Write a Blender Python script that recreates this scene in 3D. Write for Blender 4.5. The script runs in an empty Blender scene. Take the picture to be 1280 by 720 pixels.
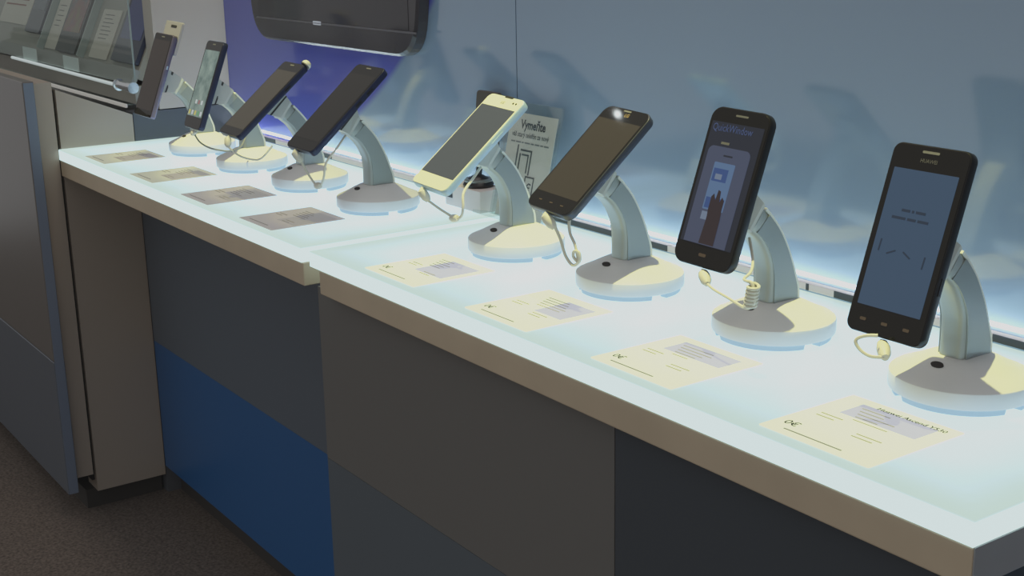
import bpy, bmesh, math, random
from mathutils import Vector, Matrix
random.seed(7)
S = bpy.context.scene
COL = S.collection
PI = math.pi

# ------------------------------------------------------------------ helpers
def lin(r, g, b):
    f = lambda c: (c/255/12.92) if c/255 <= .04045 else ((c/255+.055)/1.055)**2.4
    return (f(r), f(g), f(b), 1.0)

def principled(name, rgb, rough=.5, metal=0, spec=.5, emit=None, estr=0, noise=0, nscale=40, trans=0, ior=None, alpha=1):
    m = bpy.data.materials.new(name); m.use_nodes = True
    nt = m.node_tree; b = nt.nodes['Principled BSDF']
    c = lin(*rgb)
    b.inputs['Base Color'].default_value = c
    b.inputs['Roughness'].default_value = rough
    b.inputs['Metallic'].default_value = metal
    b.inputs['Specular IOR Level'].default_value = spec
    if ior: b.inputs['IOR'].default_value = ior
    if trans: b.inputs['Transmission Weight'].default_value = trans
    if emit:
        b.inputs['Emission Color'].default_value = lin(*emit)
        b.inputs['Emission Strength'].default_value = estr
    if noise:
        tc = nt.nodes.new('ShaderNodeTexCoord'); n = nt.nodes.new('ShaderNodeTexNoise')
        n.inputs['Scale'].default_value = nscale; n.inputs['Detail'].default_value = 6
        nt.links.new(tc.outputs['Object'], n.inputs['Vector'])
        mx = nt.nodes.new('ShaderNodeMix'); mx.data_type = 'RGBA'
        mx.inputs[6].default_value = tuple(max(0, x*(1-noise)) for x in c[:3])+(1,)
        mx.inputs[7].default_value = tuple(min(1, x*(1+noise)) for x in c[:3])+(1,)
        nt.links.new(n.outputs['Fac'], mx.inputs[0]); nt.links.new(mx.outputs[2], b.inputs['Base Color'])
    return m

class MB:
    """collects shapes into one mesh"""
    def __init__(self): self.bm = bmesh.new()
    def add(self, verts, faces, M=None):
        vs = [self.bm.verts.new(M @ Vector(v) if M else Vector(v)) for v in verts]
        for f in faces:
            try: self.bm.faces.new([vs[i] for i in f])
            except ValueError: pass
        return vs
    def box(self, x0, x1, y0, y1, z0, z1, bev=0, seg=2, M=None):
        t = bmesh.new(); bmesh.ops.create_cube(t, size=1)
        for v in t.verts:
            v.co = Vector(((x0+x1)/2+v.co.x*(x1-x0), (y0+y1)/2+v.co.y*(y1-y0), (z0+z1)/2+v.co.z*(z1-z0)))
        if bev: bmesh.ops.bevel(t, geom=t.edges[:], offset=bev, segments=seg, profile=.5, affect='EDGES')
        self.merge(t, M); return self
    def merge(self, t, M=None):
        t.verts.index_update()
        self.add([v.co.copy() for v in t.verts], [[v.index for v in f.verts] for f in t.faces], M); t.free()
    def loft(self, rings, caps=True, M=None, closed=True):
        n = len(rings[0]); V = [p for r in rings for p in r]; F = []
        for i in range(len(rings)-1):
            for j in range(n if closed else n-1):
                k = (j+1) % n
                F.append((i*n+j, i*n+k, (i+1)*n+k, (i+1)*n+j))
        if caps: F.append(tuple(range(n))[::-1]); F.append(tuple(range((len(rings)-1)*n, len(rings)*n)))
        self.add(V, F, M); return self
    def lathe(self, prof, n=64, M=None, caps=True):
        self.loft([[(r*math.cos(2*PI*j/n), r*math.sin(2*PI*j/n), z) for j in range(n)] for r, z in prof], caps, M); return self
    def tube(self, pts, r, n=10, M=None):
        pts = [Vector(p) for p in pts]; rings = []
        up = None
        for i, p in enumerate(pts):
            t = (pts[min(i+1, len(pts)-1)]-pts[max(i-1, 0)]).normalized()
            if up is None:
                up = Vector((0, 0, 1)) if abs(t.z) < .9 else Vector((1, 0, 0))
            a = (up - t*up.dot(t)).normalized(); b = t.cross(a); up = a
            rr = r[i] if isinstance(r, (list, tuple)) else r
            rings.append([p+a*rr*math.cos(2*PI*j/n)+b*rr*math.sin(2*PI*j/n) for j in range(n)])
        self.loft(rings, True, M); return self
    def rrect(self, w, h, r, z0, z1, bev=0, cx=0, cy=0, n=8, M=None):
        """rounded rectangle slab in XY from z0 to z1, bevelled at both rims"""
        def ring(ins, z):
            R = max(r-ins, 1e-5); W = w/2-ins-R; H = h/2-ins-R; P = []
            for k, (sx, sy) in enumerate(((1, 1), (-1, 1), (-1, -1), (1, -1))):
                for j in range(n+1):
                    a = PI/2*k+PI/2*j/n
                    P.append((cx+sx*W+R*math.cos(a), cy+sy*H+R*math.sin(a), z))
            return P
        if bev: rings = [ring(bev, z0), ring(bev*.3, z0+bev*.3), ring(0, z0+bev), ring(0, z1-bev), ring(bev*.3, z1-bev*.3), ring(bev, z1)]
        else: rings = [ring(0, z0), ring(0, z1)]
        self.loft(rings, True, M); return self
    def obj(self, name, mat, parent=None, smooth=False, kind=None):
        bmesh.ops.recalc_face_normals(self.bm, faces=self.bm.faces[:])
        me = bpy.data.meshes.new(name); self.bm.to_mesh(me); self.bm.free()
        if smooth:
            for p in me.polygons: p.use_smooth = True
            try: me.set_sharp_from_angle(angle=math.radians(35))
            except Exception: pass
        me.materials.append(mat)
        o = bpy.data.objects.new(name, me); COL.objects.link(o)
        if parent: o.parent = parent
        if kind: o['kind'] = kind
        return o

def B(*a, **k): return MB().box(*a, **k)
def spline(pts, n=8):
    P = [Vector(p) for p in pts]; out = []
    for i in range(len(P)-1):
        a = P[max(i-1, 0)]; b = P[i]; c = P[i+1]; d = P[min(i+2, len(P)-1)]
        for k in range(n):
            t = k/n
            out.append(.5*((2*b)+(c-a)*t+(2*a-5*b+4*c-d)*t*t+(3*b-a-3*c+d)*t**3))
    out.append(P[-1]); return out
def thing(name, label, cat, loc=(0, 0, 0), M=None, group=None):
    o = bpy.data.objects.new(name, None); COL.objects.link(o); o.empty_display_size = .03
    if M is not None: o.matrix_world = M
    else: o.location = loc
    tag(o, label, cat, group); return o
def tag(o, label, cat, group=None):
    o['label'] = label; o['category'] = cat
    if group: o['group'] = group
    return o
def text(name, body, size, mat, parent, loc=(0, 0, 0), align='LEFT', width=None, bold=0):
    cu = bpy.data.curves.new(name, 'FONT'); cu.body = body; cu.size = size; cu.align_x = align; cu.align_y = 'CENTER'
    cu.resolution_u = 2; cu.offset = bold
    t = bpy.data.objects.new(name+'_t', cu); COL.objects.link(t)
    dg = bpy.context.evaluated_depsgraph_get()
    me = bpy.data.meshes.new_from_object(t.evaluated_get(dg)); bpy.data.objects.remove(t)
    me.materials.clear(); me.materials.append(mat); me.name = name
    if width:
        xs = [v.co.x for v in me.vertices]; s = width/(max(xs)-min(xs))
        for v in me.vertices: v.co.x *= s
    o = bpy.data.objects.new(name, me); COL.objects.link(o); o.parent = parent; o.location = loc
    return o

# ------------------------------------------------------------------ materials
M_ = {}
def mat(k, *a, **kw): M_[k] = principled(k, *a, **kw); return M_[k]
mat('carpet', (110, 100, 92), .95, noise=.95, nscale=190, spec=.1)
mat('wood', (206, 189, 162), .55, noise=.12, nscale=14, spec=.3)
mat('cream_panel', (178, 166, 151), .5, noise=.03, nscale=5, spec=.3)
mat('grey_return', (204, 194, 182), .45, spec=.3)
mat('end_grey', (160, 162, 164), .45)
mat('dark_return', (92, 95, 100), .5, spec=.3)
mat('kick', (60, 56, 52), .8)
mat('gap', (14, 13, 12), .8)
mat('slate', (98, 108, 119), .35, spec=.4)
mat('blue', (40, 98, 156), .35, spec=.4)
mat('taupe', (114, 113, 110), .35, spec=.4)
mat('bluegrey', (94, 104, 112), .35, spec=.4)
mat('night', (70, 77, 84), .35, spec=.4)
mat('left_front', (112, 108, 104), .3, spec=.5)
mat('left_front_low', (96, 104, 114), .3, spec=.5)
mat('blue_edge', (120, 132, 150), .4)
mat('white_plastic', (238, 238, 234), .4, noise=.02, nscale=30)
mat('foot_grey', (190, 204, 216), .5)
mat('silver_arm', (166, 172, 168), .34, metal=.3, spec=.5)
mat('arm_side', (150, 157, 155), .32, metal=.35, spec=.5)
mat('arm_edge', (240, 244, 232), .35)
mat('arm_trim', (204, 208, 202), .35)
mat('black_phone', (22, 20, 20), .3, spec=.35)
mat('black_glass', (20, 18, 18), .04, spec=.35)
mat('off_screen', (26, 23, 22), .035, spec=.4)
mat('brown_screen', (50, 44, 39), .035, spec=.6)
mat('plum_screen', (40, 32, 34), .035, spec=.4)
mat('dark_blue_side', (38, 42, 70), .3, metal=.3)
mat('silver_side', (120, 112, 132), .25, metal=.7)
mat('white_phone', (232, 232, 208), .3)
mat('white_phone_side', (186, 212, 230), .3, metal=.2)
mat('graphite_side', (74, 76, 86), .25, metal=.5)
mat('grey_screen', (58, 62, 74), .12, emit=(66, 70, 82), estr=.35)
mat('cable', (226, 222, 204), .5)
mat('cable_grey', (140, 142, 136), .5)
mat('hole', (40, 34, 30), .7)
mat('trim_pink', (248, 230, 220), .5)
mat('trim_dark', (60, 58, 58), .4)
mat('chrome', (220, 224, 226), .18, metal=1)
mat('rod_light', (214, 224, 224), .25, metal=.4, emit=(190, 205, 205), estr=.55)  # emission paints in the bright light caught by the rod
mat('lit_edge', (214, 212, 206), .4, emit=(200, 198, 190), estr=.32)  # emission stands in for light falling on the shelf edge
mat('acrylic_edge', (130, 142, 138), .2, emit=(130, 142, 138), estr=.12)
mat('rack_board', (168, 166, 156), .5, noise=.08, nscale=9)
mat('rack_ledge', (150, 150, 144), .35)
mat('rack_foot', (215, 222, 220), .4, emit=(150, 160, 158), estr=.2)  # slight emission lifts the unlit tabs, they are no lamps
mat('paper_white', (226, 220, 208), .6)
mat('sign_paper', (242, 230, 214), .6)
mat('ink', (34, 34, 36), .6)
mat('ink_soft', (120, 118, 118), .6)
mat('key_dim', (74, 60, 56), .5)
mat('card_ink', (120, 118, 100), .6, emit=(165, 165, 140), estr=.5)  # card print carries the same painted-in glow as its sheet
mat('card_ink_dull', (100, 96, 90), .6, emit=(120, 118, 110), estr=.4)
mat('ink_red', (150, 92, 80), .6)
mat('box_blue', (66, 76, 132), .3)
mat('box_dark', (52, 56, 76), .3)
mat('tv_body', (56, 52, 55), .22, spec=.6)
mat('tv_screen', (44, 41, 45), .12, spec=.6)
mat('tv_line', (96, 92, 96), .3)
mat('logo_white', (200, 205, 215), .4, emit=(200, 205, 215), estr=.25)
mat('gadget_black', (22, 22, 23), .35)
mat('gadget_brown', (78, 72, 64), .4)
mat('gadget_ring', (120, 124, 120), .3, metal=.4)
mat('carton', (222, 212, 206), .6)
mat('tag_grey', (150, 146, 158), .5)
mat('logo_gold', (190, 160, 110), .4)
mat('mark_grey', (104, 102, 104), .4)
mat('sensor_white', (232, 230, 206), .4)

def emis_mat(name, rgb, strength=1.0, base=(10, 10, 10), rough=.12):
    m = principled(name, base, rough, spec=.5, emit=rgb, estr=strength); M_[name] = m; return m

def slab_material():
    """frosted luminous glass: cool white in the middle, greener and dimmer at the rims"""
    m = bpy.data.materials.new('light_panel'); m.use_nodes = True; nt = m.node_tree; b = nt.nodes['Principled BSDF']
    N = nt.nodes.new; L = nt.links.new
    tc = N('ShaderNodeTexCoord'); sep = N('ShaderNodeSeparateXYZ'); L(tc.outputs['Object'], sep.inputs[0])
    gx = N('ShaderNodeAttribute'); gx.attribute_name = 'rim'          # per-vertex distance to the nearest rim
    mr = N('ShaderNodeMapRange'); mr.inputs['From Min'].default_value = 0; mr.inputs['From Max'].default_value = .085
    mr.interpolation_type = 'SMOOTHSTEP'
    L(gx.outputs['Fac'], mr.inputs['Value'])
    mx = N('ShaderNodeMix'); mx.data_type = 'RGBA'
    mx.inputs[6].default_value = (.74, 1.02, .90, 1); mx.inputs[7].default_value = (.94, 1.42, 1.80, 1)
    L(mr.outputs[0], mx.inputs[0])
    geo = N('ShaderNodeNewGeometry'); sn = N('ShaderNodeSeparateXYZ'); L(geo.outputs['True Normal'], sn.inputs[0])
    # bevel faces (normal between up and sideways) are dimmer
    ab = N('ShaderNodeMath'); ab.operation = 'SUBTRACT'; L(sn.outputs['Z'], ab.inputs[0]); ab.inputs[1].default_value = .62
    ab2 = N('ShaderNodeMath'); ab2.operation = 'ABSOLUTE'; L(ab.outputs[0], ab2.inputs[0])
    cmp_ = N('ShaderNodeMath'); cmp_.operation = 'LESS_THAN'; L(ab2.outputs[0], cmp_.inputs[0]); cmp_.inputs[1].default_value = .46
    st = N('ShaderNodeMapRange'); L(cmp_.outputs[0], st.inputs['Value']); st.inputs['To Min'].default_value = 1.0; st.inputs['To Max'].default_value = .8
    b.inputs['Base Color'].default_value = lin(60, 66, 66)
    b.inputs['Roughness'].default_value = .3
    b.inputs['Specular IOR Level'].default_value = .25
    L(mx.outputs[2], b.inputs['Emission Color']); L(st.outputs[0], b.inputs['Emission Strength'])
    return m
M_['slab'] = slab_material()

def wall_material():
    """glossy printed back panel: pale blue-grey with one huge violet disc"""
    m = bpy.data.materials.new('back_panel_print'); m.use_nodes = True; nt = m.node_tree; b = nt.nodes['Principled BSDF']
    N = nt.nodes.new; L = nt.links.new
    tc = N('ShaderNodeTexCoord')
    mp = N('ShaderNodeVectorMath'); mp.operation = 'SUBTRACT'; L(tc.outputs['Object'], mp.inputs[0]); mp.inputs[1].default_value = (-1.134, 0, .93)
    ml = N('ShaderNodeVectorMath'); ml.operation = 'MULTIPLY'; L(mp.outputs[0], ml.inputs[0]); ml.inputs[1].default_value = (1, 0, 1)
    ln = N('ShaderNodeVectorMath'); ln.operation = 'LENGTH'; L(ml.outputs[0], ln.inputs[0])
    mr = N('ShaderNodeMapRange'); L(ln.outputs['Value'], mr.inputs['Value'])
    mr.inputs['From Min'].default_value = DISC_R-.006; mr.inputs['From Max'].default_value = DISC_R+.006; mr.inputs['To Min'].default_value = 1; mr.inputs['To Max'].default_value = 0
    nz = N('ShaderNodeTexNoise'); nz.inputs['Scale'].default_value = 3; L(tc.outputs['Object'], nz.inputs['Vector'])
    base = N('ShaderNodeMix'); base.data_type = 'RGBA'; base.inputs[6].default_value = lin(128, 150, 174); base.inputs[7].default_value = lin(135, 156, 179); L(nz.outputs['Fac'], base.inputs[0])
    mx = N('ShaderNodeMix'); mx.data_type = 'RGBA'; L(mr.outputs[0], mx.inputs[0]); L(base.outputs[2], mx.inputs[6]); mx.inputs[7].default_value = lin(84, 88, 172)
    L(mx.outputs[2], b.inputs['Base Color'])
    b.inputs['Roughness'].default_value = .09; b.inputs['IOR'].default_value = 1.95; b.inputs['Specular IOR Level'].default_value = .5
    return m
DISC_R = .96
M_['wall'] = wall_material()

def glass_material(name, tint, gloss=.10, op=.06):
    m = bpy.data.materials.new(name); m.use_nodes = True; nt = m.node_tree
    nt.nodes.remove(nt.nodes['Principled BSDF']); N = nt.nodes.new; L = nt.links.new
    out = nt.nodes['Material Output']; tr = N('ShaderNodeBsdfTransparent'); tr.inputs[0].default_value = lin(*tint)
    gl = N('ShaderNodeBsdfGlossy'); gl.inputs['Roughness'].default_value = .05
    df = N('ShaderNodeBsdfDiffuse'); df.inputs[0].default_value = lin(190, 200, 200)
    m1 = N('ShaderNodeMixShader'); m1.inputs[0].default_value = gloss; L(tr.outputs[0], m1.inputs[1]); L(gl.outputs[0], m1.inputs[2])
    m2 = N('ShaderNodeMixShader'); m2.inputs[0].default_value = op; L(m1.outputs[0], m2.inputs[1]); L(df.outputs[0], m2.inputs[2])
    L(m2.outputs[0], out.inputs[0]); M_[name] = m; return m
glass_material('clear_glass', (246, 250, 248), .09, .07)
glass_material('sign_acrylic', (244, 248, 248), .07, .05)

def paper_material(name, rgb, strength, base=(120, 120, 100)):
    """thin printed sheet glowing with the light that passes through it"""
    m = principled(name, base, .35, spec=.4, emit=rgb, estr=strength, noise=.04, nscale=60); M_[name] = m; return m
paper_material('paper_yellow', (229, 238, 186), 1.2, (120, 118, 92))  # near cards: warm spot and backlight painted in as emission
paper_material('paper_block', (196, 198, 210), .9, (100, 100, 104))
paper_material('paper_olive', (182, 184, 160), .78, (110, 108, 96))  # far cards: dimmer copies, dark grazing reflection painted into the tone
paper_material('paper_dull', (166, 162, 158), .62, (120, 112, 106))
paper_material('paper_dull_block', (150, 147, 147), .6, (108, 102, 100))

# ------------------------------------------------------------------ setting
FLOOR = -.72
B(-4, 4, -4, .6, FLOOR-.05, FLOOR).obj('floor', M_['carpet'], kind='structure')
WY = .15
B(-1.203, -.2225, WY, WY+.04, FLOOR, 2.2).obj('wall_back', M_['wall'], kind='structure')
B(-.2205, 3.2, WY, WY+.04, FLOOR, 2.2).obj('wall_back.001', M_['wall'], kind='structure')
B(-.2225, -.2205, WY+.001, WY+.03, FLOOR, 2.2).obj('trim_1', M_['trim_dark'], kind='structure')
B(-4, -1.252, WY, WY+.04, FLOOR, 2.2).obj('wall_far_left', M_['rack_board'], kind='structure')
B(-1.25, -1.204, .006, WY, .055, 2.2).obj('wall_left', M_['grey_return'], kind='structure')
B(-1.25, -1.204, -.047, WY, FLOOR, .053).obj('wall_left.001', M_['dark_return'], kind='structure')
# rail along the foot of the back panel with dark segments
tr = B(-1.2, 1.4, WY-.010, WY-.0005, .0005, .0085, bev=.001).obj('trim_2', M_['trim_pink'], kind='structure')
for a, b_ in ((-1.073, -.986), (-.816, -.763), (-.14, .10), (.322, .3255), (.361, .43), (.553, .62)):
    B(a, b_, WY-.0108, WY-.0098, .001, .0082).obj('rail_insert', M_['trim_dark'], tr)

# ------------------------------------------------------------------ light tables
def slab_mesh(x0, x1, y0, y1, z0, z1, mat_, parent, rc=.006):
    """luminous top: grid over the top with a 'rim' attribute holding distance to the free rims"""
    w, h = x1-x0, y1-y0
    bm = bmesh.new()
    def dist(x, y): return min(x-x0, x1-x, y-y0, (y1-y)*2.4)
    bev = .0012
    nx, ny = 90, 28
    def cl(i, n, a, b):
        t = i/n
        return a+(b-a)*t
    xa, xb, ya, yb = x0+bev, x1-bev, y0+bev, y1-bev
    grid = [[bm.verts.new((cl(i, nx, xa, xb), cl(j, ny, ya, yb), z1)) for i in range(nx+1)] for j in range(ny+1)]
    for j in range(ny):
        for i in range(nx): bm.faces.new((grid[j][i], grid[j][i+1], grid[j+1][i+1], grid[j+1][i]))
    loop = [grid[0][i] for i in range(nx)]+[grid[j][nx] for j in range(ny)]+[grid[ny][i] for i in range(nx, 0, -1)]+[grid[j][0] for j in range(ny, 0, -1)]
    cx, cy = (x0+x1)/2, (y0+y1)/2
    def push(v, z):
        x, y = v.co.x, v.co.y
        nx_ = x1 if abs(x-xb) < 1e-6 else x0 if abs(x-xa) < 1e-6 else x
        ny_ = y1 if abs(y-yb) < 1e-6 else y0 if abs(y-ya) < 1e-6 else y
        return bm.verts.new((nx_, ny_, z))
    r1 = [push(v, z1-bev) for v in loop]; r2 = [push(v, z0) for v in loop]
    n = len(loop)
    for A, C in ((loop, r1), (r1, r2)):
        for k in range(n): bm.faces.new((A[k], C[k], C[(k+1) % n], A[(k+1) % n]))
    bm.faces.new(r2)
    bmesh.ops.recalc_face_normals(bm, faces=bm.faces[:])
    me = bpy.data.meshes.new('light_panel'); bm.to_mesh(me); bm.free()
    at = me.attributes.new('rim', 'FLOAT', 'POINT')
    for v in me.vertices:
        d = dist(v.co.x, v.co.y)
        at.data[v.index].value = max(0, d) if v.co.z > z1-bev*.5 else .03
    me.materials.append(mat_)
    o = bpy.data.objects.new('light_panel', me); COL.objects.link(o); o.parent = parent
    return o

FT, FW = .0194, .0300
FY = -.194
far = thing('display_counter', 'far light table under the four left phone stands, slate and bright blue front', 'display counter', (-.70, 0, FLOOR), group='light tables')
near = thing('display_counter', 'near light table under the four right phone stands, taupe and grey front', 'display counter', (.30, 0, FLOOR), group='light tables')
def local(o, parent):
    o.parent = parent; o.matrix_parent_inverse = Matrix.Translation(-Vector(parent.location)); return o
def put(mb, name, m, parent, **k): return local(mb.obj(name, m, None, **k), parent)

o = slab_mesh(-1.1985, -.2055, FY, WY-.0105, -FT, 0, M_['slab'], None); local(o, far)
put(B(-1.1985, -.2025, FY+.001, WY-.012, -FT-FW, -FT-.0003, bev=.001), 'wood_frame', M_['wood'], far)
put(B(-1.1985, -.205, -.049, -.031, -.395, -FT-FW), 'front_panel', M_['slate'], far)
put(B(-1.1985, -.205, -.049, -.031, -.660, -.3952), 'front_panel', M_['blue'], far)['label'] = 'bright blue lower front panel'
put(B(-1.1985, -.205, -.02, .0, FLOOR, -.6605), 'kick_plate', M_['kick'], far)

o = slab_mesh(-.1815, .7815, FY, WY-.0105, -FT, 0, M_['slab'], None); local(o, near)
nf = put(B(-.1815+.022, .781, FY+.001, WY-.012, -FT-FW-.001, -FT-.0003, bev=.0015), 'wood_frame', M_['wood'], near)
put(B(.7812, .7822, FY+.002, WY-.013, -FT-FW-.0005, -FT-.0006), 'end_band', M_['end_grey'], near)
put(B(-.196, .3905, -.178, -.16, -.2805, -FT-FW-.001), 'front_panel', M_['taupe'], near)
put(B(-.196, .3905, -.178, -.16, -.66, -.281), 'front_panel', M_['bluegrey'], near)['label'] = 'grey-blue lower front panel'
put(B(.3920, .772, -.178, -.16, -.66, -FT-FW-.001), 'front_panel', M_['night'], near)['label'] = 'dark slate front panel'
put(B(-.196, .77, -.15, -.13, FLOOR, -.661), 'kick_plate', M_['kick'], near)
put(B(-.196, -.178, -.159, .12, -.66, -FT-FW-.001), 'side_panel', M_['taupe'], near)

# ------------------------------------------------------------------ left cabinet
cab = thing('display_cabinet', 'grey cabinet with cream end panels left of the far light table', 'cabinet', (-1.8, -.1, FLOOR))
put(B(-2.7, -1.182, -.250, -.2295, -.395, .128, bev=.002), 'front_panel', M_['left_front'], cab)
put(B(-2.7, -1.182, -.250, -.2295, -.665, -.3955, bev=.002), 'front_panel', M_['left_front_low'], cab)['label'] = 'blue-grey lower front panel'
put(B(-1.1818, -1.1812, -.2485, -.231, -.664, .126), 'edge_band', M_['blue_edge'], cab)
put(B(-2.6, -1.2, -.229, -.194, -.642, .122), 'side_panel', M_['cream_panel'], cab)
put(B(-1.3, -1.215, -.1935, -.1880, -.66, .106), 'shadow_gap', M_['gap'], cab)
mb = MB()
prof = [(-.1875, -.680), (-.049, -.680), (-.049, .050), (-.1875, .108)]
mb.loft([[(-1.26, y, z) for y, z in prof], [(-1.2025, y, z) for y, z in prof]])
put(mb, 'end_panel', M_['cream_panel'], cab)
put(B(-2.5, -1.2225, -.205, -.052, FLOOR, -.681), 'kick_plate', M_['kick'], cab)
mb = MB(); mb.loft([[(-2.6, y, z) for y, z in ((-.187, -.66), (-.052, -.66), (-.052, .048), (-.187, .105))], [(-1.262, y, z) for y, z in ((-.187, -.66), (-.052, -.66), (-.052, .048), (-.187, .105))]])
put(mb, 'body', M_['left_front'], cab)

# ------------------------------------------------------------------ acrylic brochure rack on the cabinet
rack = thing('display_rack', 'clear acrylic rack with chrome rod holding leaflets on the left cabinet', 'display rack', (-1.7, -.02, .05))
put(B(-2.4, -1.262, -.0455, .13, .056, .063), 'shelf', M_['clear_glass'], rack)
put(B(-1.735, -1.233, -.0505, -.046, .0595, .0665, bev=.001), 'shelf_edge', M_['lit_edge'], rack)['label'] = 'bright white lit shelf edge'
put(MB().tube([(-2.0, -.05, .1035), (-1.27, -.05, .0995)], .0035, 12), 'rod', M_['rod_light'], rack, smooth=True)
cl = put(MB().tube([(-1.262, -.05, .1015), (-1.2585, -.05, .1015), (-1.258, -.05, .1015), (-1.198, -.05, .1015), (-1.1975, -.05, .1015), (-1.180, -.05, .1015)], [.0115, .0115, .0085, .0085, .0105, .0105], 20), 'clamp', M_['chrome'], rack, smooth=True)
put(B(-2.4, -1.187, -.0445, -.0425, .105, .42), 'glass_pane', M_['clear_glass'], rack)
put(B(-1.1868, -1.1848, -.0450, -.0420, .108, .42), 'pane_edge', M_['acrylic_edge'], rack)
t25 = math.radians(25)
RB = Matrix.Translation((0, -.021, .134)) @ Matrix.Rotation(PI/2-t25, 4, 'X')   # local x along row, y up the tilted board, z towards the viewer
put(MB().box(-2.4, -1.245, -.02, .36, -.024, -.010, M=RB), 'back_board', M_['rack_board'], rack)
put(B(-2.4, -1.236, -.028, .13, .064, .098), 'plinth', M_['rack_board'], rack)
put(MB().box(-2.4, -1.235, -.034, -.0045, -.010, .001, bev=.001, M=RB), 'ledge', M_['rack_ledge'], rack)
for xa in (-1.548-.065, -1.9):
    put(MB().box(xa+.028, xa+.033, -.003, .24, -.0095, .006, M=RB), 'divider', M_['acrylic_edge'], rack)
for xa, xb in ((-1.630, -1.530), (-1.935, -1.83)):
    put(B(xa, xb, -.0415, -.0395, .104, .132), 'lip_tab', M_['rack_foot'], rack)

def in_rack(name, label, cat, x0, x1, y0, y1, m, thick=.004, group='leaflets and dummy phones in the rack'):
    o = thing(name, label, cat, M=RB @ Matrix.Translation(((x0+x1)/2, y0, -.0095)), group=group)
    w, h = x1-x0, y1-y0
    MB().rrect(w, h, .004, 0, thick, .0008, 0, h/2).obj('body' if thick > .005 else 'sheet', m, o)
    return o, w, h, thick
o, w, h, t = in_rack('dummy_phone', 'dark blue phone dummy at right end of the acrylic rack', 'phone', -1.393, -1.252, .004, .2, M_['box_dark'], .009)
MB().rrect(w*.82, h*.72, .002, t, t+.0005, 0, 0, h*.6).obj('screen', M_['box_blue'], o)
MB().rrect(w*.12, .004, .002, t, t+.0006, 0, .02, h*.16).obj('button', M_['mark_grey'], o)
o, w, h, t = in_rack('leaflet', 'pale leaflet with text lines beside the dark blue phone dummy', 'leaflet', -1.548, -1.437, .002, .108, M_['paper_white'], .002)
mb = MB()
for k in range(7): mb.box(-w*.32, w*(.1+.25*random.random()), h*(.88-.08*k), h*(.895-.08*k), t, t+.0003)
mb.obj('text_lines', M_['ink_soft'], o)
o, w, h, t = in_rack('dummy_phone', 'black phone dummy with colourful red and yellow screen in the rack', 'phone', -1.757, -1.622, .0, .2, M_['gadget_black'], .009)
def colour_screen():
    m = principled('photo_screen', (90, 80, 70), .2); nt = m.node_tree; b = nt.nodes['Principled BSDF']
    tc = nt.nodes.new('ShaderNodeTexCoord'); n = nt.nodes.new('ShaderNodeTexNoise'); n.inputs['Scale'].default_value = 16
    r = nt.nodes.new('ShaderNodeValToRGB'); e = r.color_ramp.elements
    e[0].position = .35; e[0].color = lin(80, 88, 92); e[1].position = .62; e[1].color = lin(124, 98, 48)
    x = r.color_ramp.elements.new(.5); x.color = lin(132, 62, 60)
    nt.links.new(tc.outputs['Object'], n.inputs['Vector']); nt.links.new(n.outputs['Fac'], r.inputs[0]); nt.links.new(r.outputs[0], b.inputs['Base Color'])
    return m
MB().rrect(w*.84, h*.70, .002, t, t+.0005, 0, 0, h*.58).obj('screen', colour_screen(), o)
o, w, h, t = in_rack('leaflet', 'pale leaflet between the two dark phone dummies in the rack', 'leaflet', -1.86, -1.772, .002, .12, M_['paper_white'], .002)
mb = MB()
for k in range(5): mb.box(-w*.3, w*(.1+.2*random.random()), h*(.86-.1*k), h*(.875-.1*k), t, t+.0003)
mb.obj('text_lines', M_['ink_soft'], o)
o, w, h, t = in_rack('dummy_phone', 'leftmost dark slate blue phone dummy in the rack', 'phone', -2.03, -1.915, .03, .2, M_['box_dark'], .009)
MB().rrect(w*.84, h*.6, .002, t, t+.0005, 0, 0, h*.62).obj('screen', principled('slate_screen', (56, 68, 92), .2), o)
o, w, h, t = in_rack('leaflet', 'leaflet with reddish text lines at far left of the rack', 'leaflet', -2.30, -2.06, .045, .2, M_['paper_white'], .002)
mb = MB()
for k in range(8): mb.box(-w*.42, w*(.2+.25*random.random()), h*(.93-.09*k), h*(.955-.09*k), t, t+.0003)
mb.obj('text_lines', M_['ink_red'], o)

# ------------------------------------------------------------------ wall display (dark screen with rounded corners)
tv = thing('wall_display', 'large dark rounded screen mounted on the violet part of back wall', 'screen', (-.735, WY, .19))
RT = Matrix.Translation((-.738, WY-.0005, .0)) @ Matrix.Rotation(PI/2, 4, 'X')
mb = MB()
def tv_ring(z, ins=0):
    P = []; n = 8; r = .055
    pts = [(-.285+ins, .192+ins), (.281-ins, .192+ins), (.352-ins, .60-ins), (-.345+ins, .60-ins)]
    for i in range(4):
        a = Vector(pts[i-1]); b = Vector(pts[i]); c = Vector(pts[(i+1) % 4])
        u = (a-b).normalized()*r; v = (c-b).normalized()*r
        for k in range(n+1):
            s = k/n; P.append(tuple((b+u)*(1-s)**2+b*2*s*(1-s)+(b+v)*s*s)+(z,))
    return P
mb.loft([tv_ring(0), tv_ring(.016), tv_ring(.020, .004)], True, RT)
put(mb, 'housing', M_['tv_body'], tv)
put(MB().box(-.262, .268, .232, .58, .020, .0206, M=RT), 'screen', M_['tv_screen'], tv)
put(MB().box(-.268, .290, .2285, .2312, .020, .0212, M=RT), 'bezel_line', M_['tv_line'], tv)
put(MB().rrect(.03, .006, .003, .0206, .0212, 0, -.03, .2300, M=RT), 'logo', M_['logo_white'], tv)

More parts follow.
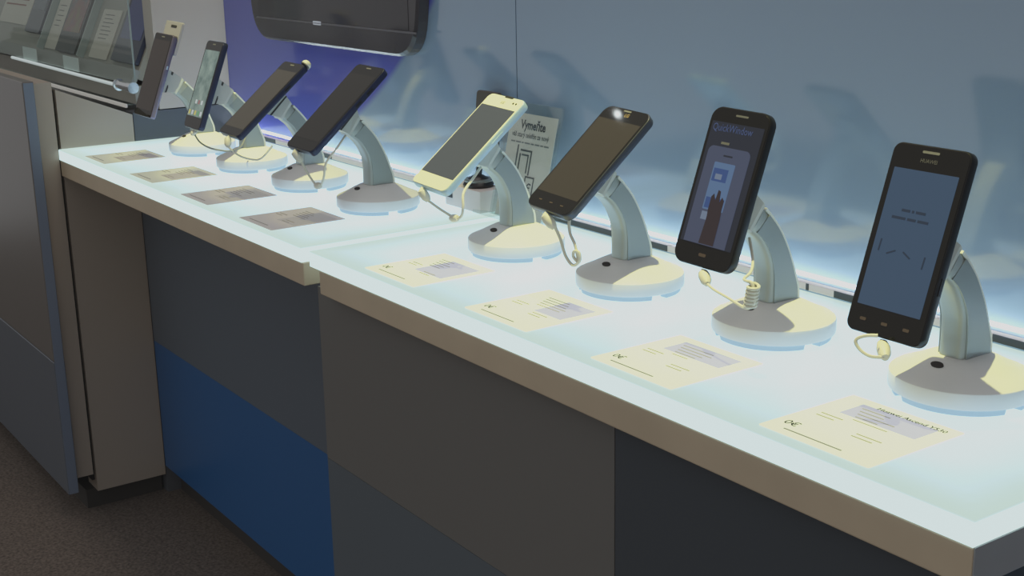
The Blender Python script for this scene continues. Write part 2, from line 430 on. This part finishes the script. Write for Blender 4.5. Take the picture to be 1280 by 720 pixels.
# ------------------------------------------------------------------ phone stands
SX = [-.9888, -.7766, -.5644, -.3521, -.0146, .1980, .4105, .6231]
PH = [[-0.995, -0.0767, 0.1427, 0.0801, 0.3635, -0.0375, 0.0692, 0.1479], [-0.7837, -0.0718, 0.1428, -0.0221, 0.3721, 0.0027, 0.0692, 0.1457],
      [-0.5686, -0.0689, 0.141, 0.0299, 0.876, -0.0286, 0.0695, 0.1495], [-0.3551, -0.0581, 0.1477, 0.0769, 0.8664, -0.0412, 0.0727, 0.157],
      [-0.0181, -0.0631, 0.1413, 0.0788, 0.8825, -0.0804, 0.0713, 0.1474], [0.1948, -0.0538, 0.1469, 0.0523, 0.8556, -0.0737, 0.0741, 0.1428],
      [0.402, -0.064, 0.1478, 0.0641, 0.3317, -0.0332, 0.0716, 0.1468], [0.6128, -0.0664, 0.1366, 0.0083, 0.3224, -0.007, 0.0739, 0.1542]]
def axes(yaw, tilt, roll):
    N0 = Vector((math.sin(yaw), -math.cos(yaw), 0)); X = Vector((math.cos(yaw), math.sin(yaw), 0)); Z = Vector((0, 0, 1))
    N = N0*math.cos(tilt)+Z*math.sin(tilt); Y = Z*math.cos(tilt)-N0*math.sin(tilt)
    return math.cos(roll)*X+math.sin(roll)*Y, -math.sin(roll)*X+math.cos(roll)*Y, N
TH = .0095

# arm outline (front edge, back edge) in the y-z plane
ARM = [((-.019, .0320), (.020, .0320)), ((-.0185, .046), (.019, .046)), ((-.0182, .058), (.0150, .058)), ((-.0195, .072), (.0090, .074)), ((-.0245, .085), (.0015, .090)), ((-.0330, .0975), (-.0095, .108)), ((-.0455, .108), (-.029, .130))]
def arm_sections(n=5):
    F = spline([(0, a[0], a[1]) for a, b in ARM], n); R = spline([(0, b[0], b[1]) for a, b in ARM], n)
    return list(zip(F, R))
ARM_W = .0135
def arm_mesh():
    mb = MB(); rings = []
    for f, r in arm_sections():
        c = (f+r)/2; d = (r-f)/2; P = []
        for j in range(32):
            a = 2*PI*j/32; ca, sa = math.cos(a), math.sin(a)
            e = .5
            u = math.copysign(abs(ca)**e, ca); v = math.copysign(abs(sa)**e, sa)
            p = c+d*u; P.append((ARM_W*v, p.y, p.z))
        rings.append(P)
    return mb.loft(rings)
def arm_side_mesh():
    mb = MB(); S_ = arm_sections()
    for sx in (1, -1):
        for x0, x1 in ((ARM_W-.0008, ARM_W+.0003),):
            rings = []
            for i, (f, r) in enumerate(S_[1:-2]):
                d = r-f; a = f+d*.12; b = f+d*.93
                rings.append([(sx*x0, a.y, a.z), (sx*x1, a.y, a.z), (sx*x1, b.y, b.z), (sx*x0, b.y, b.z)])
            mb.loft(rings)
    return mb
def arm_trim_mesh():
    mb = MB(); S_ = arm_sections(); rings = []
    for f, r in S_[:-1]:
        d = (r-f).normalized()
        a = r-d*.0015; b = r+d*.0012
        rings.append([(-ARM_W*.8, a.y, a.z), (ARM_W*.92, a.y, a.z), (ARM_W*.92, b.y, b.z), (-ARM_W*.8, b.y, b.z)])
    mb.loft(rings); return mb
def feet_mesh():
    mb = MB()
    for a0, a1 in ((200, 238), (252, 345), (5, 60), (85, 170)):
        rings = []
        n = 20
        for k in range(n+1):
            a = math.radians(a0+(a1-a0)*k/n); c, s = math.cos(a), math.sin(a)
            ro = .0560; rb = .0545
            rings.append([(.046*c, .046*s, .0002), (rb*c, rb*s, .0002), (ro*c, ro*s, .0054), (.046*c, .046*s, .0054)])
        mb.loft(rings)
    return mb
base_prof = [(.010, .0052), (.056, .0052), (.0580, .0060), (.0584, .0075), (.0584, .0184), (.0580, .0195), (.0570, .0202), (.046, .0249), (.034, .0309), (.027, .0341), (.022, .0356), (.010, .0360)]
stands = []
PHONE_WORD = ['leftmost blank phone', 'phone with green home screen', 'black phone with a white corner sensor', 'plain black phone at end of far table',
              'white phone', 'black phone with a bright glint', 'phone showing headline and hand', 'rightmost phone with blue screen']
st0 = None
for i, sx in enumerate(SX):
    st = thing('phone_stand', 'white round stand with silver arm holding %s' % PHONE_WORD[i], 'phone stand', (sx, 0, 0.0003), group='phone stands along the light tables')
    if st0 is None:
        st0 = st
        p1 = MB().lathe(base_prof, 96).obj('base', M_['white_plastic'], st, smooth=True)
        p2 = feet_mesh().obj('base_feet', M_['foot_grey'], st)
        p3 = arm_mesh().obj('arm', M_['silver_arm'], st, smooth=True)
        p4 = arm_side_mesh().obj('side_panel', M_['arm_side'], p3)
        p5 = arm_trim_mesh().obj('edge_trim', M_['arm_edge'], p3)
        Mh = Matrix.Translation((.0, -.0325, .0318)) @ Matrix.Rotation(math.radians(25), 4, 'X') @ Matrix.Diagonal((1.3, .75, 1, 1))
        p6 = MB().lathe([(.0045, -.002), (.0045, .0008), (.003, .001)], 20, M=Mh).obj('port', M_['hole'], st)
        protos = [p1, p2, p3, p6]
    else:
        for p in protos:
            c = p.copy(); COL.objects.link(c); c.parent = st
            for ch in p.children:
                d = ch.copy(); COL.objects.link(d); d.parent = c
    # head between arm end and back of the phone
    q = PH[i]; X, Y, N = axes(q[3], q[4], q[5]); ctr = Vector(q[:3])-Vector((sx, 0, 0))
    back = ctr-N*(TH+.0012)
    hw, hh = .0135, .021
    f, r = [Vector((0, a[0], a[1])) for a in ARM[-1]]
    tip = (f+r)/2; d = (r-f)/2
    Xa = Vector((1, 0, 0))
    back = back + Y*((tip-back).dot(Y))*.55
    def sec(c, ax, ay, w_, h_): return [c+ax*w_+ay*h_, c-ax*w_+ay*h_, c-ax*w_-ay*h_, c+ax*w_-ay*h_]
    s0 = sec(tip-(Vector((0, -.5, .86)))*.001, Xa, d.normalized(), ARM_W*.97, d.length*1.02)
    s0 = [tip+Xa*ARM_W*.97*sx_+d*1.02*sy_ for sx_, sy_ in ((1, 1), (-1, 1), (-1, -1), (1, -1))]
    nrm = Vector((0, -.55, .83))
    s1 = [p+nrm*.004 for p in s0]
    s2 = sec(back-N*.0050, X, Y, hw*1.0, hh); s3 = sec(back-N*.0012, X, Y, hw*1.05, hh*1.05); s4 = sec(back, X, Y, hw*.95, hh*.95)
    MB().loft([s0, s1, s2, s3, s4]).obj('mount_head', M_['arm_trim'], st)
    # dark slot between the head and its pad
    m1 = [a*.55+b*.45 for a, b in zip(s1, s2)]; m2 = [a*.48+b*.52 for a, b in zip(s1, s2)]
    cen = sum(m1, Vector())/4
    grow = lambda P: [cen+(p-cen)*1.02 for p in P]
    ring1 = grow([a*.40+b*.60 for a, b in zip(s1, s2)]); ring2 = grow([a*.28+b*.72 for a, b in zip(s1, s2)])
    MB().loft([ring1, ring2]).obj('slot', M_['trim_dark'], st)
    stands.append(st)

def cable(i, plug, pts, r=.0016, m='cable', clip=None, coil=None):
    st = stands[i]
    c = MB().tube(spline(pts, 8), r, 8).obj('cable', M_[m], st, smooth=True)
    if plug:
        q = PH[i]; X, Y, N = axes(q[3], q[4], q[5])
        a, b = Vector(plug[0]), Vector(plug[1]); bot = Vector(q[:3])-Vector((SX[i], 0, 0))-Y*q[7]/2
        a = bot+X*(a-bot).dot(X)-N*TH/2-Y*.0011                 # just below the phone's lower edge
        a1 = a-Y*.0036; t = b-a1
        MB().tube([a, a-Y*.003, a1, a1+t*.3, a1+t*.7, b], [.0026, .0026, .0046, .0055, .0052, .003], 12).obj('plug', M_['cable'], c, smooth=True)
    if clip:
        p = Vector(clip)
        MB().tube([p-Vector((.007, 0, .0015)), p-Vector((.003, 0, .0005)), p+Vector((.003, 0, .0005)), p+Vector((.007, 0, .0015))], [.003, .0045, .0045, .003], 12).obj('cable_clip', M_['cable'], c, smooth=True)
    if coil:
        a, b, R, n = Vector(coil[0]), Vector(coil[1]), coil[2], coil[3]
        t = (b-a).normalized(); u = t.cross(Vector((0, 1, 0))).normalized(); v = t.cross(u)
        P = [a+(b-a)*k/(n*12)+(u*math.cos(2*PI*k/12)+v*math.sin(2*PI*k/12))*R for k in range(n*12+1)]
        MB().tube(P, r*1.1, 8).obj('coil', M_['cable'], c, smooth=True)
    return c
cable(1, ((-.007, -.099, .0735), (-.004, -.094, .064)), [(-.004, -.094, .064), (.0, -.088, .052), (.012, -.078, .0435), (.028, -.068, .0405), (.046, -.058, .040), (.058, -.044, .046), (.05, -.03, .06)], .0014, 'cable_grey')
cable(2, ((-.004, -.1265, .0915), (.004, -.131, .076)), [(.004, -.131, .076), (.012, -.118, .062), (.02, -.10, .055), (.03, -.09, .058), (.036, -.075, .075)], .0015)
cable(3, ((-.012, -.1195, .095), (-.005, -.112, .078)), [(-.006, -.112, .078), (.002, -.106, .060), (.012, -.10, .046), (.026, -.10, .050), (.033, -.099, .062), (.034, -.095, .080), (.030, -.075, .098), (.016, -.055, .110)], .0015, 'cable', clip=(.018, -.101, .047))
cable(4, ((-.016, -.121, .0925), (-.012, -.114, .076)), [(-.012, -.114, .076), (.0, -.106, .067), (.016, -.10, .060), (.024, -.10, .0585), (.036, -.10, .0645), (.040, -.1, .076), (.034, -.095, .090), (.025, -.075, .104), (.014, -.058, .112)], .0016, 'cable', clip=(.022, -.101, .0595))
cable(5, ((-.006, -.109, .0985), (.004, -.103, .082)), [(.004, -.103, .084), (.010, -.1, .070), (.018, -.1, .055), (.030, -.1, .0475), (.041, -.1, .054), (.040, -.1, .063), (.032, -.1, .062), (.030, -.099, .056), (.036, -.098, .053), (.030, -.097, .068), (.020, -.096, .080), (.017, -.092, .096), (.015, -.07, .11)], .0017)
cable(6, ((-.007, -.090, .0765), (.006, -.092, .066)), [(.006, -.092, .066), (.02, -.096, .064), (.042, -.10, .062), (.060, -.10, .058), (.068, -.10, .0595), (.073, -.1, .066), (.070, -.1, .081), (.062, -.099, .0815), (.052, -.092, .0805), (.043, -.075, .082), (.030, -.060, .088), (.012, -.047, .103)], .0014, 'cable', coil=((.067, -.099, .060), (.0705, -.099, .080), .0048, 6))
cable(7, ((-.011, -.0925, .0615), (.004, -.102, .053)), [(.003, -.102, .053), (-.006, -.108, .053), (-.015, -.11, .057), (-.019, -.11, .063), (-.014, -.106, .067), (-.006, -.10, .068)], .0015)

# ------------------------------------------------------------------ phones
def green_home():
    m = principled('home_screen', (40, 50, 46), .15); nt = m.node_tree; b = nt.nodes['Principled BSDF']
    tc = nt.nodes.new('ShaderNodeTexCoord'); n = nt.nodes.new('ShaderNodeTexNoise'); n.inputs['Scale'].default_value = 28; n.inputs['Detail'].default_value = 4
    r = nt.nodes.new('ShaderNodeValToRGB'); e = r.color_ramp.elements
    e[0].position = .35; e[0].color = lin(70, 96, 92); e[1].position = .7; e[1].color = lin(150, 172, 160)
    nt.links.new(tc.outputs['Object'], n.inputs['Vector']); nt.links.new(n.outputs['Fac'], r.inputs[0])
    nt.links.new(r.outputs[0], b.inputs['Emission Color']); b.inputs['Emission Strength'].default_value = .75
    b.inputs['Base Color'].default_value = (.01, .01, .01, 1); return m
emis_mat('screen_blue', (58, 80, 104), .7)
emis_mat('screen_text', (40, 54, 72), .62)
emis_mat('screen_navy', (30, 34, 46), .8)
emis_mat('screen_panel', (76, 84, 108), .6)
emis_mat('headline', (76, 92, 134), .6)
emis_mat('picture_sky', (92, 120, 160), .65)
emis_mat('picture_blue', (50, 74, 124), .8)
emis_mat('picture_skin', (56, 42, 46), .5)
emis_mat('picture_white', (122, 138, 164), .6)
emis_mat('icon_yellow', (190, 180, 90), .8); emis_mat('icon_white', (190, 200, 200), .8); emis_mat('icon_green', (90, 150, 100), .8); emis_mat('icon_red', (150, 100, 100), .7)

def phone(i, label, body_m, front_m, screen_m, rc=.009, margins=(.0035, .020, .016), side_m=None, off=0):
    """margins: side, top, bottom bezel around the screen"""
    q = PH[i]; X, Y, N = axes(q[3], q[4], q[5]); w, h = q[6], q[7]
    p = Vector(q[:3])-Y*h/2
    M = Matrix(((X.x, Y.x, N.x, p.x), (X.y, Y.y, N.y, p.y), (X.z, Y.z, N.z, p.z), (0, 0, 0, 1)))
    o = thing('mobile_phone', label, 'phone', M=M, group='phones on stands')
    MB().rrect(w, h, rc, -TH, 0, .0016, 0, h/2, 10).obj('body', side_m or body_m, o, smooth=True)
    MB().rrect(w-.0022, h-.0022, rc-.001, -.0005, .0003, .0002, 0, h/2, 10).obj('front_glass', front_m, o)
    s, t, b = margins
    sc = MB().rrect(w-2*s, h-t-b, .0006, .0002, .0005, 0, 0, b+(h-t-b)/2).obj('screen', screen_m, o)
    return o, sc, w, h
def earpiece(o, h, m, w=.012, dy=.006, dx=0): return MB().rrect(w, .0018, .0009, .0002, .0006, 0, dx, h-dy).obj('earpiece', m, o)
def side_keys(o, w, h, m, ys, L=.012):
    for y in ys: B(w/2-.0004, w/2+.0007, y-L/2, y+L/2, -TH*.68, -TH*.36, bev=.0003).obj('side_button', m, o)

# 1: dark phone, far left
o, sc, w, h = phone(0, 'leftmost phone on a stand, dark blank screen with silver-violet sides', M_['black_phone'], M_['black_glass'], M_['plum_screen'], .004, (.003, .012, .012), M_['silver_side'])
earpiece(o, h, M_['mark_grey']); side_keys(o, w, h, M_['chrome'], (h*.62,), .006)
# 2: green home screen
o, sc, w, h = phone(1, 'phone with bright green home screen, second stand from the left', M_['black_phone'], M_['black_glass'], green_home(), .008, (.0045, .016, .020), M_['dark_blue_side'])
earpiece(o, h, M_['mark_grey'])
for k, c in enumerate(('icon_yellow', 'icon_white', 'icon_yellow', 'icon_green', 'icon_white')):
    MB().rrect(.0068, .0075, .0012, .0004, .0007, 0, -.024+.012*k, .026).obj('icon', M_[c], sc)
for k, c in enumerate(('icon_white', 'icon_red', 'icon_white')):
    MB().rrect(.0068, .0068, .0012, .0004, .0007, 0, -.008+.012*k, .044).obj('icon', M_[c], sc)
# 3
o, sc, w, h = phone(2, 'black blank phone with small white sensor at its top corner', M_['black_phone'], M_['black_glass'], M_['brown_screen'], .007, (.003, .018, .014), M_['dark_blue_side'])
earpiece(o, h, M_['ink_soft']); side_keys(o, w, h, M_['black_phone'], (h*.7,))
q3 = o
# 4
o, sc, w, h = phone(3, 'large black blank phone, rightmost on the far table', M_['black_phone'], M_['black_glass'], M_['off_screen'], .008, (.003, .018, .018), M_['dark_blue_side'])
earpiece(o, h, M_['ink_soft']); side_keys(o, w, h, M_['black_phone'], (h*.6, h*.75))
# 5 white
o, sc, w, h = phone(4, 'white phone with dark grey screen beside the paper sign', M_['white_phone'], M_['white_phone'], M_['grey_screen'], .008, (.0028, .0185, .0185), M_['white_phone_side'])
MB().rrect(.016, .0028, .0012, -.0004, .0007, 0, .004, h-.0014).obj('earpiece', M_['ink'], o)
text('logo', 'LG', .0055, M_['mark_grey'], o, (.0005, h-.0105, .0006), 'CENTER')
for dx in (.019, .0245): MB().lathe([(.0013, .0002), (.0013, .0007), (.0008, .0008)], 16, M=Matrix.Translation((dx, h-.0085, 0))).obj('sensor', M_['ink'], o)
side_keys(o, w, h, M_['white_phone_side'], (h*.62,), .02)
# 6
o, sc, w, h = phone(5, 'black phone with brownish reflections, first one right of the paper sign', M_['black_phone'], M_['black_glass'], M_['brown_screen'], .011, (.003, .018, .020), M_['graphite_side'])
text('logo', 'LG', .0060, M_['logo_gold'], o, (.004, h-.0095, .0006), 'CENTER')
earpiece(o, h, M_['ink_soft'], dy=.004)
for dx in (-.018, 0, .018): MB().rrect(.005, .0012, .0005, .0002, .0006, 0, dx, .010).obj('touch_key', M_['key_dim'], o)
# 7
o, sc, w, h = phone(6, 'black phone with blue headline above picture of a hand', M_['black_phone'], M_['black_glass'], M_['screen_navy'], .012, (.0045, .014, .020))
earpiece(o, h, M_['mark_grey'], .015, .0065, .002)
text('headline', 'QuickWindow', .0098, M_['headline'], sc, (-.029, h-.0195, .0008), 'LEFT', .048)
MB().box(-.014, -.004, h-.034, h-.0318, .0005, .0008).obj('sub_headline', M_['mark_grey'], sc)
MB().rrect(.051, .089, .006, .0005, .0008, 0, -.0015, .0215+.0445).box(-.027, .024, .0203, .035, .0005, .00079).obj('device_picture', M_['screen_panel'], sc)
MB().rrect(.011, .0016, .0007, .0008, .001, 0, -.0015, h-.044).obj('picture_earpiece', M_['screen_navy'], sc)
MB().rrect(.025, .044, .001, .0008, .001, 0, -.0025, h-.0725).obj('picture_window', M_['picture_sky'], sc)
MB().box(-.0135, .004, h-.068, h-.056, .001, .0011).box(-.0135, .0085, h-.093, h-.083, .001, .0011).obj('picture_landscape', M_['picture_blue'], sc)
MB().box(-.010, -.002, h-.066, h-.061, .0011, .0012).box(-.014, -.007, h-.104, h-.0965, .001, .0011).obj('picture_white', M_['picture_white'], sc)
hand = [(-.008, .021), (.010, .021), (.0095, .045), (.0085, h-.092), (.0085, h-.084), (.0055, h-.081), (.0035, h-.086), (.002, h-.076), (-.001, h-.075), (-.002, h-.085), (-.005, h-.079), (-.0075, h-.082), (-.0075, h-.094), (-.0065, .045)]
MB().loft([[(x, y, .0011) for x, y in hand], [(x, y, .0013) for x, y in hand]]).obj('picture_hand', M_['picture_skin'], sc)
MB().rrect(.009, .003, .0015, .0002, .0006, 0, 0, .011).obj('home_mark', M_['key_dim'], o)
# 8
o, sc, w, h = phone(7, 'rightmost phone, black with a lit blue screen and touch keys', M_['black_phone'], M_['black_glass'], M_['screen_blue'], .008, (.0065, .0205, .022))
MB().rrect(.016, .002, .0009, .0002, .0006, 0, 0, h-.0055).obj('earpiece', M_['ink_soft'], o)
text('logo', 'HUAWEI', .0043, M_['mark_grey'], o, (0, h-.0125, .0006), 'CENTER', .0155)
mb = MB()
for x_, y_, words in ((-.0125, h-.053, (.008, .002, .009)), (-.020, h-.0595, (.013, .008, .010))):
    for wd in words:
        mb.box(x_, x_+wd, y_-.0011, y_+.0011, .0005, .0008); x_ += wd+.0018
mb.obj('message', M_['screen_text'], sc)
for x, y, a, L in ((-.024, h-.083, 88, .010), (-.012, h-.087, 25, .009), (.003, h-.087, -28, .009), (.020, h-.090, 88, .010)):
    MB().rrect(L, .0013, .0006, .0005, .0008, 0, 0, 0, M=Matrix.Translation((x, y, 0)) @ Matrix.Rotation(math.radians(a), 4, 'Z')).obj('pointer_mark', M_['screen_text'], sc)
for dx in (-.021, 0, .021): MB().rrect(.006, .0025, .001, .0002, .0006, 0, dx, .011).obj('touch_key', M_['key_dim'], o)
side_keys(o, w, h, M_['black_phone'], (h*.32,), .014)

# white sensor on phone 3's top corner
mw = q3.matrix_world.copy()
q = PH[2]
sen = thing('security_sensor', 'small white sensor button on the top corner of a black phone', 'sensor', M=mw @ Matrix.Translation((q[6]/2-.008, q[7], -.004)))
MB().lathe([(.0068, .0003), (.0075, .0015), (.0072, .005), (.005, .008), (.002, .0092)], 24, M=Matrix.Rotation(-PI/2, 4, 'X')).obj('cap', M_['sensor_white'], sen, smooth=True)
MB().lathe([(.0078, .0002), (.0078, .0015), (.006, .0016)], 24, M=Matrix.Rotation(-PI/2, 4, 'X')).obj('collar', M_['mark_grey'], sen)

# pale tag behind phone 1
q = PH[0]; X, Y, N = axes(q[3], q[4], q[5]); p = Vector(q[:3])+Y*q[7]/2
tg = thing('security_tag', 'pale grey plastic tag sticking up behind the leftmost phone', 'tag', M=Matrix(((X.x, Y.x, N.x, p.x), (X.y, Y.y, N.y, p.y), (X.z, Y.z, N.z, p.z), (0, 0, 0, 1))))
MB().rrect(.062, .058, .003, -.0165, -.0105, .001, .002, -.004).obj('case', M_['tag_grey'], tg)
MB().rrect(.022, .0045, .002, -.0106, -.0101, 0, .006, .0165).obj('slot_mark', M_['ink'], tg)

# ------------------------------------------------------------------ price cards on the light tables
CW, CH = .110, .110
card_words = ['leftmost price card at the far table, brown with a faint text block', 'olive price card in front of the green screen phone', 'grey price card in front of the phone with white sensor', 'brownish price card nearest the joint on the far table',
              'yellow price card in front of the white phone', 'yellow price card in front of the phone right of the sign', 'yellow price card in front of the phone with the headline', 'rightmost yellow price card with a printed phone title']
offs = [(-.044, 0), (-.028, 0), (-.018, 0), (-.016, 0), (.006, 0), (.006, 0), (.004, 0), (.004, 0)]
for i, sx in enumerate(SX):
    c = thing('price_card', card_words[i], 'card', (sx+offs[i][0], -.1265, .0002), group='price cards on the light tables')
    w_ = CW if i > 3 else .104
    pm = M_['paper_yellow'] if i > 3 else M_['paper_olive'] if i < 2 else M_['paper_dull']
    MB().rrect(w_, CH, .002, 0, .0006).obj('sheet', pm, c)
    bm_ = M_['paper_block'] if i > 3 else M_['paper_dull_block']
    if i == 4: B(-.012, .045, -.014, .040, .0006, .0008).obj('info_block', bm_, c)
    elif i == 5: B(.0, .045, -.006, .040, .0006, .0008).obj('info_block', bm_, c)
    elif i > 5: B(-.034, .040, .014, .043, .0006, .0008).obj('info_block', bm_, c)
    else: B(-.005, .046, -.02, .045, .0006, .0008).obj('info_block', bm_, c)
    if i == 7: text('title', 'Huawei Ascend Y530', .0075, M_['ink'], c, (-.020, .044, .0010), 'LEFT', .066, .00012)
    mb = MB()
    rnd = random.Random(i)
    for k in range(5):
        L = .02+.025*rnd.random(); mb.box(-.028+.01*k*.3, -.028+.01*k*.3+L, .034-.0062*k, .0352-.0062*k, .0008, .001)
    for k in range(2):
        mb.box(.006, .03-.004*k, -.012-.006*k, -.0106-.006*k, .0008, .001); mb.box(-.042, -.020-.004*k, .002-.006*k, .0034-.006*k, .0008, .001)
    mb.box(-.036, .022, -.047, -.0455, .0008, .001)
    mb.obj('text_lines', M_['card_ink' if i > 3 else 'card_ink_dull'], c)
    if i > 3:
        text('price', '0€', .012, M_['ink'], c, (-.046, -.034, .0010), 'LEFT', None, .0001)

# ------------------------------------------------------------------ paper sign in an acrylic holder
sy0, sy1, sz = .10, .135, .152
st_ = math.atan2(sy1-sy0, sz); L_ = math.hypot(sy1-sy0, sz)
SM = Matrix.Translation((-.158, sy0, .0008)) @ Matrix.Rotation(PI/2-st_, 4, 'X')
sg = thing('sign_holder', 'clear acrylic holder with a white trade-in sign behind the white phone', 'sign', M=SM)
MB().rrect(.122, L_, .002, -.003, -.0012, .0004, 0, L_/2).obj('back_plate', M_['sign_acrylic'], sg)
MB().rrect(.122, L_, .002, .0008, .0020, .0004, 0, L_/2).obj('front_plate', M_['sign_acrylic'], sg)
pw, ph_ = .103, L_-.014
pp = MB().box(-.0505, .0535, .001, ph_, -.001, -.0002).obj('paper', M_['sign_paper'], sg)
text('headline', 'Vymeňte', .0165, M_['ink'], pp, (.003, ph_-.0150, .0001), 'CENTER', .056, .0005)
text('slogan', 'váš starý telefón za nový', .0095, M_['ink'], pp, (.0, ph_-.0285, .0001), 'CENTER', .083, .00015)
mb = MB(); mb_bars = [(.009, .011, .004, .012, .007, .010, .006, .010)]
x_ = -.041
for wd in mb_bars[0]:
    mb.box(x_, x_+wd, ph_-.0395, ph_-.0375, -.0002, .0001); x_ += wd+.0022
mb.obj('small_print', M_['ink_soft'], pp)
mb = MB()
def bars(mb, x0, y, words, h, z0, z1, gap=.0016):
    for wd in words:
        mb.box(x0, x0+wd, y-h/2, y+h/2, z0, z1); x0 += wd+gap
def frame(mb, x0, x1, y0, y1, t=.0022, sides='LRTB'):
    if 'L' in sides: mb.box(x0, x0+t, y0, y1, -.0002, .0002)
    if 'R' in sides: mb.box(x1-t, x1, y0, y1, -.0002, .0002)
    if 'T' in sides: mb.box(x0, x1, y1-t, y1, -.0002, .0002)
    if 'B' in sides: mb.box(x0, x1, y0, y0+t, -.0002, .0002)
yb = ph_
ic = -.004
frame(mb, -.024, -.010, yb-.080+ic, yb-.038+ic, .0026, sides='L')
frame(mb, -.016, .010, yb-.076+ic, yb-.043+ic, .0026, sides='RT'); frame(mb, -.017, .006, yb-.081+ic, yb-.049+ic, .0026, 'L'); frame(mb, -.012, .004, yb-.074+ic, yb-.049+ic, .0024, 'RT'); frame(mb, -.017, -.004, yb-.081+ic, yb-.049+ic, .0026, 'B')
frame(mb, .003, .024, yb-.112+ic, yb-.077+ic, .0022, 'LRTB')
mb.obj('phone_symbol', M_['ink'], pp)
text('euro_symbol', '€', .020, M_['ink'], pp, (.0135, yb-.0985, .0001), 'CENTER', None, .0002)
MB().box(-.061, .061, -.001, .003, -.003, .03).obj('foot', M_['sign_acrylic'], sg)

# ------------------------------------------------------------------ small things behind the white phone
cr = thing('carton', 'small white carton behind the white phone against the back wall', 'box', (-.27, .11, .0003))
put(B(-.315, -.226, .088, .134, .0004, .031, bev=.001), 'box', M_['carton'], cr)
put(B(-.312, -.296, .0874, .0879, .012, .026), 'printed_square', M_['ink'], cr)
gd = thing('phone_cradle', 'black phone cradle with brown plate standing on the small carton', 'cradle', (-.262, .11, .0315))
put(MB().lathe([(.021, 0), (.022, .003), (.019, .008), (.012, .013), (.006, .016)], 32, M=Matrix.Translation((-.262, .110, .0315))), 'round_base', M_['gadget_black'], gd, smooth=True)
put(MB().lathe([(.0195, 0), (.0202, .002), (.0195, .004)], 32, M=Matrix.Translation((-.262, .110, .0385))), 'ring', M_['gadget_ring'], gd)
put(MB().tube([(-.262, .110, .046), (-.262, .115, .07), (-.262, .122, .10)], .0045, 12), 'stem', M_['gadget_black'], gd, smooth=True)
MP = Matrix.Translation((-.268, .1235, .085)) @ Matrix.Rotation(PI/2-.10, 4, 'X')
put(MB().rrect(.052, .076, .006, -.010, 0, .002, 0, .038, M=MP), 'plate', M_['gadget_brown'], gd)

# ------------------------------------------------------------------ lights, world, camera
def spot(name, loc, target, power, col, size_deg, blend=.5, rad=.03):
    l = bpy.data.lights.new(name, 'SPOT'); l.energy = power; l.color = col; l.spot_size = math.radians(size_deg); l.spot_blend = blend; l.shadow_soft_size = rad
    o = bpy.data.objects.new(name, l); COL.objects.link(o); o.location = loc
    o.rotation_euler = (Vector(target)-Vector(loc)).to_track_quat('-Z', 'Y').to_euler(); return o
WARM = (1, 1, .33)
for i, sx in enumerate(SX):
    src = (-.62, -.13, 1.75) if i < 4 else (.24, -.13, 1.75)
    spot('ceiling_spot', (src[0]+.004*i, src[1], src[2]), (sx, -.025, .05), (150, 150, 110, 80, 150, 150, 150, 150)[i], WARM, 9.6, .35, .012)
fl = bpy.data.lights.new('ceiling_panel', 'AREA'); fl.shape = 'RECTANGLE'; fl.size = 1.9; fl.size_y = .3; fl.energy = 6.5; fl.color = (1, .86, .76)  # added soft fill, lifts the shadows on the stand bases
fo = bpy.data.objects.new('ceiling_panel', fl); COL.objects.link(fo); fo.location = (-.15, -.05, 1.9)
rl = bpy.data.lights.new('rail_light', 'AREA'); rl.shape = 'RECTANGLE'; rl.size = 2.5; rl.size_y = .006; rl.energy = .8; rl.color = (.80, .95, 1)
ro_ = bpy.data.objects.new('rail_light', rl); COL.objects.link(ro_); ro_.location = (.06, .1400, .0105)   # added strip without a fixture, brightens the foot of the back panel
ro_.rotation_euler = Vector((0, .46, .89)).to_track_quat('-Z', 'Y').to_euler()
al = bpy.data.lights.new('ceiling_lamp', 'AREA'); al.shape = 'DISK'; al.size = .018; al.energy = .022; al.color = (.9, 1, 1)
ao = bpy.data.objects.new('ceiling_lamp', al); COL.objects.link(ao); ao.location = (-1.424, -.184, 1.688)
ao.rotation_euler = (Vector((.18, 0, .19))-ao.location).to_track_quat('-Z', 'Y').to_euler()

W = bpy.data.worlds.new('shop_ambient'); S.world = W; W.use_nodes = True
bg = W.node_tree.nodes['Background']; bg.inputs[0].default_value = (.30, .298, .30, 1); bg.inputs[1].default_value = 1.12

cd = bpy.data.cameras.new('camera'); co = bpy.data.objects.new('camera', cd); COL.objects.link(co)
cd.sensor_width = 36; cd.sensor_fit = 'HORIZONTAL'; cd.lens = 36*1665.11/1280; cd.clip_start = .01
pitch, yaw, roll = .2655745, .9660132, -.0189086
cp, sp, cy, sy = math.cos(pitch), math.sin(pitch), math.cos(yaw), math.sin(yaw)
fwd = Vector((-sy*cp, cy*cp, -sp)); right = Vector((cy, sy, 0)); up = right.cross(fwd)
r2 = math.cos(roll)*right+math.sin(roll)*up; u2 = -math.sin(roll)*right+math.cos(roll)*up
co.matrix_world = Matrix(((r2.x, u2.x, -fwd.x, 1.26771), (r2.y, u2.y, -fwd.y, -.89397), (r2.z, u2.z, -fwd.z, .38057), (0, 0, 0, 1)))
S.camera = co
S.view_settings.view_transform = 'Standard'; S.view_settings.look = 'None'; S.view_settings.exposure = 0
# gentle highlight shoulder, like the camera's
S.view_settings.use_curve_mapping = True
cm = S.view_settings.curve_mapping; cm.use_clip = True; cm.clip_max_x = 4; cm.clip_max_y = 4; cm.extend = 'HORIZONTAL'
cv = cm.curves[3]; cv.points[0].location = (0, .004); cv.points[1].location = (3.2, 1.0)
for x_, y_ in ((.3, .3), (.7, .58), (1.3, .80), (2.0, .92)): cv.points.new(x_, y_)
cm.update()
S.cycles.use_denoising = True
S.cycles.max_bounces = 8; S.cycles.transparent_max_bounces = 12
